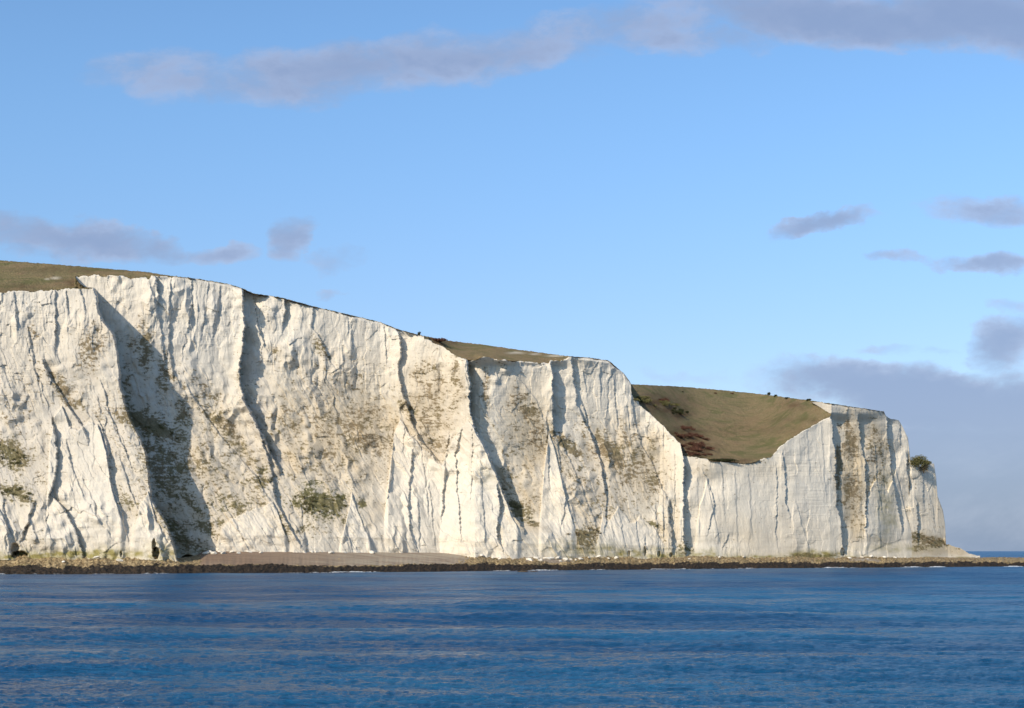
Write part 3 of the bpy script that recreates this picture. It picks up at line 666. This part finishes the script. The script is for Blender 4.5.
def stems_mesh(name, w, h, d, n=6, r=.08):
    vs, fs = [], []
    for k in range(n):
        an = k / n * 6.283 + rng.uniform(-.3, .3)
        tip = np.array([math.cos(an) * w * .33, math.sin(an) * d * .33, h * rng.uniform(.5, .75)])
        prev = None
        for t in (0, .45, 1.):
            p = tip * t * np.array([t, t, 1]) if t else np.array([0, 0, -.3])
            rr = r * (1 - .75 * t)
            i0 = len(vs)
            for q_ in range(5):
                b = q_ * 6.283 / 5; vs.append((p[0] + math.cos(b) * rr, p[1] + math.sin(b) * rr, p[2]))
            if prev is not None:
                for q_ in range(5): fs.append((prev + q_, prev + (q_ + 1) % 5, i0 + (q_ + 1) % 5, i0 + q_))
            prev = i0
    return mesh_np(name, np.array(vs), np.array(fs))

def bush(name, px, py, wpx, hpx, m, n, label, cat='bush', group=None, size=.35, depth=None, off=0., lobes=6):
    p = surf(px, py); Yp = p[1]; k = Yp / F
    w, h = wpx * k, hpx * k; d = depth or w * .8
    e = bpy.data.objects.new(name, None); COL.objects.link(e); e.location = (p[0], p[1] - off, p[2] - .15)
    tag(e, label, cat, group)
    link('foliage', leaf_blob('foliage', w, h, d, n, size, lobes), M[m], e)
    link('stem', stems_mesh('stem', w, h, d, 5, .05 + .02 * h), M['bark'], e)
    return e
bush('small_tree', 419.6, 335.6, 2.6, 4.4, 'dark', 260, 'small dark lone tree on the skyline at the cliff edge', 'tree', size=.3)
for px, wp, hp in ((429, 8, 1.7), (437, 11, 2.8), (443.5, 7, 2.6)):
    pass
bush('thicket', 437, 341.2, 19, 3.4, 'russet', 1500, 'dark russet thicket on the skyline right of the lone tree', 'thicket', size=.45, depth=7, lobes=12)
bush('bush', 769, 395.4, 2.8, 3.6, 'dark', 300, 'tallest dark bush on the grassy skyline above the valley', group='bushes on the hill skyline', size=.4)
bush('bush', 775.5, 396.2, 3.2, 2.0, 'dark', 260, 'rounded dark bush just right of the tallest skyline bush', group='bushes on the hill skyline', size=.4)
bush('bush', 787.6, 398.4, 4.2, 1.4, 'dark', 260, 'flat low dark bush midway along the sloping skyline', group='bushes on the hill skyline', size=.4)
bush('bush', 808.2, 400.6, 5.5, 2.0, 'dark', 360, 'low spreading bush where the turf meets the white headland top', group='bushes on the hill skyline', size=.4)
bush('bush', 682.6, 391.8, 2.2, 1.3, 'dark', 150, 'tiny dark bush alone high on the valley slope', group='small bushes on the upper slope', size=.35)
bush('bush', 715.5, 393.4, 3.0, 1.1, 'russet', 140, 'faint reddish bush on the upper slope, middle of three', group='small bushes on the upper slope', size=.35)
bush('bush', 731.8, 393.8, 2.6, 1.1, 'russet', 140, 'faint reddish bush on the upper slope, nearest the skyline bushes', group='small bushes on the upper slope', size=.35)
# bramble mass in the dip of the valley
bush('scrub_strip', 720, 461.5, 40, 3.6, 'dark', 1500, 'low dark green scrub strip along the bay cliff edge', 'scrub', size=.45, depth=4, lobes=16)
# shrubs at the end of the headland
bush('shrub', 916.5, 467, 16, 12.5, 'olive', 2200, 'large olive and brown shrub in the notch of the white headland', 'shrub', 'shrubs on the headland end', .42, 6, 3., lobes=16)
bush('shrub', 926.5, 465.2, 9, 5, 'olive', 900, 'smaller green shrub on the outermost white headland top', 'shrub', 'shrubs on the headland end', .4, 4, 1.5, lobes=10)
bush('shrub', 922, 473, 8, 10, 'tan', 1000, 'brown shrub hanging in the cleft below the headland shrubs', 'shrub', 'shrubs on the headland end', .4, 3, 2.5, lobes=9)
# green growth low on the main face
def cluster(cx, cy, rx, ry, n, an, label, group, m='olive', name='shrub', k=1., size=.28, asp=(.4, .7), off=.1):
    for _ in range(n):
        t = rng.uniform(0, 6.283); q_ = math.sqrt(rng.uniform(0, 1)); u, v = q_ * rx * math.cos(t), q_ * ry * math.sin(t)
        ca, sa = math.cos(math.radians(an)), math.sin(math.radians(an))
        w_ = rng.uniform(3.5, 8.5) * (1.15 - .5 * q_) * k
        bush(name, cx + u * ca - v * sa, cy + u * sa + v * ca, w_, w_ * rng.uniform(*asp), m, int(w_ * (11 if k == 1 else 26)), label, name.split('_')[0], group, size, w_ * (.22 if k == 1 else .4), off, 5 if k == 1 else 9)
cluster(320, 503, 27, 13, 30, 8, 'low olive shrub in the green cluster near the foot of the main slope', 'green shrubs low on the main cliff')
cluster(8, 457, 22, 9, 14, 22, 'low olive shrub on the higher ledge at the picture edge', 'shrubs on the near buttress')
cluster(14, 493, 22, 5, 12, 12, 'low olive shrub on the lower ledge at the picture edge', 'shrubs on the lower buttress ledge')
cluster(691, 437, 20, 8, 22, 25, 'russet bramble bush in the dark red patch behind the white spur', 'russet brambles in the valley', 'russet', 'bramble_bush', 1.4, .5, (.26, .45), .8)
cluster(697, 450, 17, 7, 20, 12, 'russet bramble bush low in the red patch above the bay cliff', 'russet brambles above the bay cliff', 'russet', 'bramble_bush', 1.4, .5, (.26, .45), .8)
cluster(655, 403, 27, 4, 22, 10, 'olive gorse bush in the dark strip on the upper valley side', 'gorse on the valley side', 'olive', 'gorse_bush', 1.2, .45, (.3, .55), 1.)
cluster(677, 411, 10, 4, 9, 10, 'dark green gorse bush at the lower end of the gorse strip', 'dark gorse on the valley side', 'dark', 'gorse_bush', 1.2, .45, (.3, .5), 1.)
cluster(664, 401.5, 5, 1.5, 4, 5, 'reddish bush among the olive gorse on the upper valley side', 'reddish bushes in the gorse', 'russet', 'gorse_bush', 1.2, .45, (.4, .7), 1.)
cluster(583, 535, 20, 7, 12, -10, 'low dry shrub on the rounded chalk mound at the shore', 'shrubs on the chalk mound', 'tan')
cluster(524, 514, 14, 4, 7, 42, 'low olive shrub at the bottom of the deep shadowed cleft', 'shrubs under the cleft')
cluster(933, 542, 18, 3.4, 10, 12, 'low dry shrub on the rubble slope at the headland foot', 'shrubs at the headland foot', 'tan')
cluster(155, 427, 26, 5, 10, 25, 'dark low shrub inside the big shadow of the near buttress', 'shrubs in the buttress shadow')

# ------------------------------------------------------------------ rocks
def rock_mesh(name, seed):
    import bmesh
    bm = bmesh.new(); bmesh.ops.create_icosphere(bm, subdivisions=3, radius=1.)
    r = np.random.default_rng(seed); pl_ = [(v / np.linalg.norm(v), r.uniform(.55, .9)) for v in r.normal(0, 1, (9, 3))]
    for v in bm.verts:
        p = np.array(v.co)
        for nrm, dd in pl_:
            e = p @ nrm - dd
            if e > 0: p = p - nrm * e
        v.co = p * np.array([1., .8, .65])
    me = bpy.data.meshes.new(name); bm.to_mesh(me); bm.free()
    return me
rocks = [rock_mesh('chalk_block', 400 + i) for i in range(5)]
for me in rocks: me.materials.append(M['block'])
def ledge_pt(px, s):
    i = int((px - lx[0]) / .7); j = int(np.argmin(abs(sv[:, 0] - s)))
    return Lv[j, i]
spots = [(px, s) for px, s in [(206, 41), (210, 43), (214, 42), (219, 43), (225, 42), (232, 43), (238, 41), (250, 43), (262, 42), (300, 43), (306, 41), (311, 43), (317, 42), (322, 43), (330, 42), (214, 39), (345, 43), (372, 42),
         (483, 26), (492, 23), (500, 21), (530, 18), (537, 19), (541, 17), (547, 20), (552, 18), (558, 19), (566, 17), (571, 18), (576, 16), (582, 17), (590, 18), (599, 17), (608, 16), (540, 15), (562, 14),
         (616, 18), (64, 12), (98, 14), (120, 13), (690, 18), (720, 19), (745, 19), (850, 20), (862, 22), (872, 24), (885, 25), (896, 24), (905, 26), (868, 19)]]
for i, (px, s) in enumerate(spots):
    p = ledge_pt(px + rng.uniform(-1, 1), s + rng.uniform(-1.5, 1.))
    o = bpy.data.objects.new('chalk_block', rocks[i % 5]); COL.objects.link(o)
    r = rng.uniform(.5, 1.25) * (1.2 if 526 < px < 600 or px < 240 else 1)
    o.scale = (r * rng.uniform(1, 1.7), r, r * rng.uniform(.7, 1.)); o.rotation_euler = (rng.uniform(-.3, .3), rng.uniform(-.3, .3), rng.uniform(0, 6.28))
    o.location = (p[0], p[1], p[2] + .35 + .25 * r)
    tag(o, 'pale chalk block fallen on the shore below the cliffs', 'rock', 'fallen chalk blocks along the foot of the cliffs')
wm = rock_mesh('dark_rock', 500); wm.materials.append(M['rockwet'])
for px, py, r, lab in ((228, 574.6, 1.3, 'small dark rock awash in the sea off the brown beach'), (523, 572.6, 1.5, 'left dark rock awash off the middle of the shore'), (534, 572.4, 1.1, 'right dark rock awash off the middle of the shore')):
    Yr = CZ * F / (py - HZ); o = bpy.data.objects.new('sea_rock', wm); COL.objects.link(o)
    o.location = ((px - 512) / F * Yr, Yr, .05); o.scale = (r * 1.6, r, r * .7)
    tag(o, lab, 'rock', 'dark rocks awash just off the shore')

# ------------------------------------------------------------------ sun, sky, clouds
AZ, EL = 33., 31.
sd = bpy.data.lights.new('sun', 'SUN'); sd.energy = 4.3; sd.angle = math.radians(.5); sd.color = (1., .87, .70)
so = bpy.data.objects.new('sun', sd); COL.objects.link(so)
from mathutils import Vector
trav = Vector((math.sin(math.radians(AZ)) * math.cos(math.radians(EL)), math.cos(math.radians(AZ)) * math.cos(math.radians(EL)), -math.sin(math.radians(EL))))
so.rotation_euler = trav.to_track_quat('-Z', 'Y').to_euler()

w = bpy.data.worlds.new('World'); scene.world = w; w.use_nodes = True
nt = w.node_tree; k = NB(nt); bg = nt.nodes['Background']
st = k.n('ShaderNodeTexSky', sky_type='NISHITA'); st.sun_disc = False
st.sun_elevation = math.radians(EL); st.sun_rotation = math.radians(180 + AZ)
st.air_density = 1.; st.dust_density = 1.; st.ozone_density = 2.
SKY_S = .139
dirv = k.n('ShaderNodeTexCoord').outputs['Generated']
sep = k.n('ShaderNodeSeparateXYZ'); k.put(sep.inputs[0], dirv)
yy = k.math('MAXIMUM', sep.outputs[1], .05)
U = k.math('DIVIDE', sep.outputs[0], yy); Vv = k.math('DIVIDE', sep.outputs[2], yy)     # tangents of bearing and height
comb = k.n('ShaderNodeCombineXYZ'); k.put(comb.inputs[0], U); k.put(comb.inputs[1], Vv)
wt = k.n('ShaderNodeTexNoise'); k.put(wt.inputs['Vector'], k.scaled(comb.outputs[0], 1., 1.5, 1.)); wt.inputs['Scale'].default_value = 13.; wt.inputs['Detail'].default_value = 5; wt.inputs['Roughness'].default_value = .6
ws_ = k.n('ShaderNodeSeparateColor'); k.put(ws_.inputs[0], wt.outputs['Color'])
UW = k.math('ADD', U, k.math('MULTIPLY', k.math('SUBTRACT', ws_.outputs[0], .5), .085))
VW = k.math('ADD', Vv, k.math('MULTIPLY', k.math('SUBTRACT', ws_.outputs[1], .5), .045))
nz1 = k.noise(k.scaled(comb.outputs[0], 1., 2., 1.), 7., 6, .6, .3)
nz2 = k.noise(k.scaled(comb.outputs[0], 1., 1.8, 1.), 22., 5, .6, .2)
# cloud banks: centre and half size given as bearing / height in the photograph's pixels, then turned into tangents
CL = [(330, 76, 210, 34, -6, 1.0), (470, 55, 160, 32, -4, .9), (190, 80, 120, 32, 4, .8), (620, 28, 170, 26, -6, .75), (860, 18, 270, 36, 5, 1.2), (985, 22, 130, 48, 8, 1.3), (680, 38, 130, 20, 0, .8), (840, 34, 120, 12, 0, .7),
      (60, 236, 130, 22, 7, 1.15), (150, 248, 60, 17, 5, .95), (215, 253, 50, 15, 0, .85), (-40, 228, 80, 18, 0, .8), (289, 238, 27, 24, -30, .95), (335, 255, 36, 16, 0, .5), (343, 290, 18, 8, 0, .45),
      (832, 220, 70, 13, -6, .95), (990, 209, 75, 14, 5, 1.0), (995, 264, 70, 12, 0, 1.0), (905, 259, 36, 8, 5, .6), (1010, 345, 60, 34, -10, 1.05), (900, 350, 60, 9, 0, .4), (1010, 305, 40, 12, 0, .6),
      (850, 388, 130, 30, 6, 1.15), (790, 376, 60, 16, 0, .9), (935, 405, 120, 44, 0, 1.5), (1010, 405, 130, 44, 0, 1.3), (990, 485, 230, 95, 0, 1.9), (1040, 510, 300, 80, 0, 1.9), (690, 370, 60, 9, 5, .35)]
tot = None
for cx, cy, rx, ry, an, dn in CL:
    u0, v0 = (cx - 512) / F, (HZ - cy) / F
    du = k.math('SUBTRACT', UW, u0); dv = k.math('SUBTRACT', VW, v0)
    ca, sa = math.cos(math.radians(an)), math.sin(math.radians(an))
    e1 = k.math('ADD', k.math('MULTIPLY', du, ca * F / rx), k.math('MULTIPLY', dv, -sa * F / rx))
    e2 = k.math('ADD', k.math('MULTIPLY', du, sa * F / ry), k.math('MULTIPLY', dv, ca * F / ry))
    rr = k.math('ADD', k.math('MULTIPLY', e1, e1), k.math('MULTIPLY', e2, e2))
    f = k.math('MULTIPLY', k.math('SUBTRACT', 1., rr, True), dn * (1.15 if cy < 120 else 1.1 if cy < 380 else 1.2))
    tot = f if tot is None else k.math('MAXIMUM', tot, f)
nsum = k.math('ADD', k.math('MULTIPLY', k.math('SUBTRACT', nz1, .5), 1.7), k.math('MULTIPLY', k.math('SUBTRACT', nz2, .5), 1.5))
dens = k.math('ADD', tot, nsum)
alpha = k.math('MULTIPLY', k.ramp(dens, -.08, 1.15, 0, .80), k.ramp(tot, 0., .35))
# made-up cloud cover outside the view, kept dark to cut the blue fill light
far = k.ramp(k.noise(k.scaled(dirv, 1, 1, 3), 2.2, 6, .6), .44, .62, 0, .85)
inview = k.math('MULTIPLY', k.ramp(k.math('ABSOLUTE', U), .42, .6, 1, 0), k.ramp(sep.outputs[1], .1, .3))
inview = k.math('MULTIPLY', inview, k.ramp(Vv, .5, .42))
alpha = k.math('MAXIMUM', alpha, k.math('MULTIPLY', far, k.math('SUBTRACT', 1., inview)))
cc = k.mix(k.ramp(nz2, .38, .62), c(.32, .405, .60), c(.45, .51, .69))
cc = k.mix(k.ramp(dens, .5, 1.5), cc, c(.28, .355, .55))
cc = k.mix(k.ramp(Vv, .0, .12, .75, 0), cc, k.mix(k.ramp(nz1, .38, .60), c(.225, .33, .50), c(.36, .46, .63)))
sky = k.mix(1., st.outputs[0], k.mix(k.ramp(Vv, .02, .36), c(.86, .87, 1.02), c(.96, 1.20, 1.37)), 'MULTIPLY')
sk = k.n('ShaderNodeVectorMath', operation='SCALE'); k.put(sk.inputs[0], sky); sk.inputs['Scale'].default_value = SKY_S
cc = k.mix(k.math('SUBTRACT', 1., inview), cc, c(.12, .14, .165))  # added clouds out of view get a dark grey, for less sky fill
fin = k.mix(alpha, sk.outputs[0], cc)
k.put(bg.inputs['Color'], fin); bg.inputs['Strength'].default_value = 1.

# ------------------------------------------------------------------ camera
cam = bpy.data.cameras.new('camera'); co = bpy.data.objects.new('camera', cam); COL.objects.link(co)
cam.lens = 50; cam.sensor_width = 36; cam.clip_start = .5; cam.clip_end = 120000
co.location = (0, 0, CZ); co.rotation_euler = (math.pi / 2, 0, 0)
cam.shift_y = (HZ - 354) / 1024
scene.camera = co
scene.view_settings.view_transform = 'Standard'; scene.view_settings.look = 'None'
scene.view_settings.exposure = 0; scene.view_settings.gamma = 1; scene.view_settings.use_curve_mapping = False
scene.render.resolution_x = 1024; scene.render.resolution_y = 708
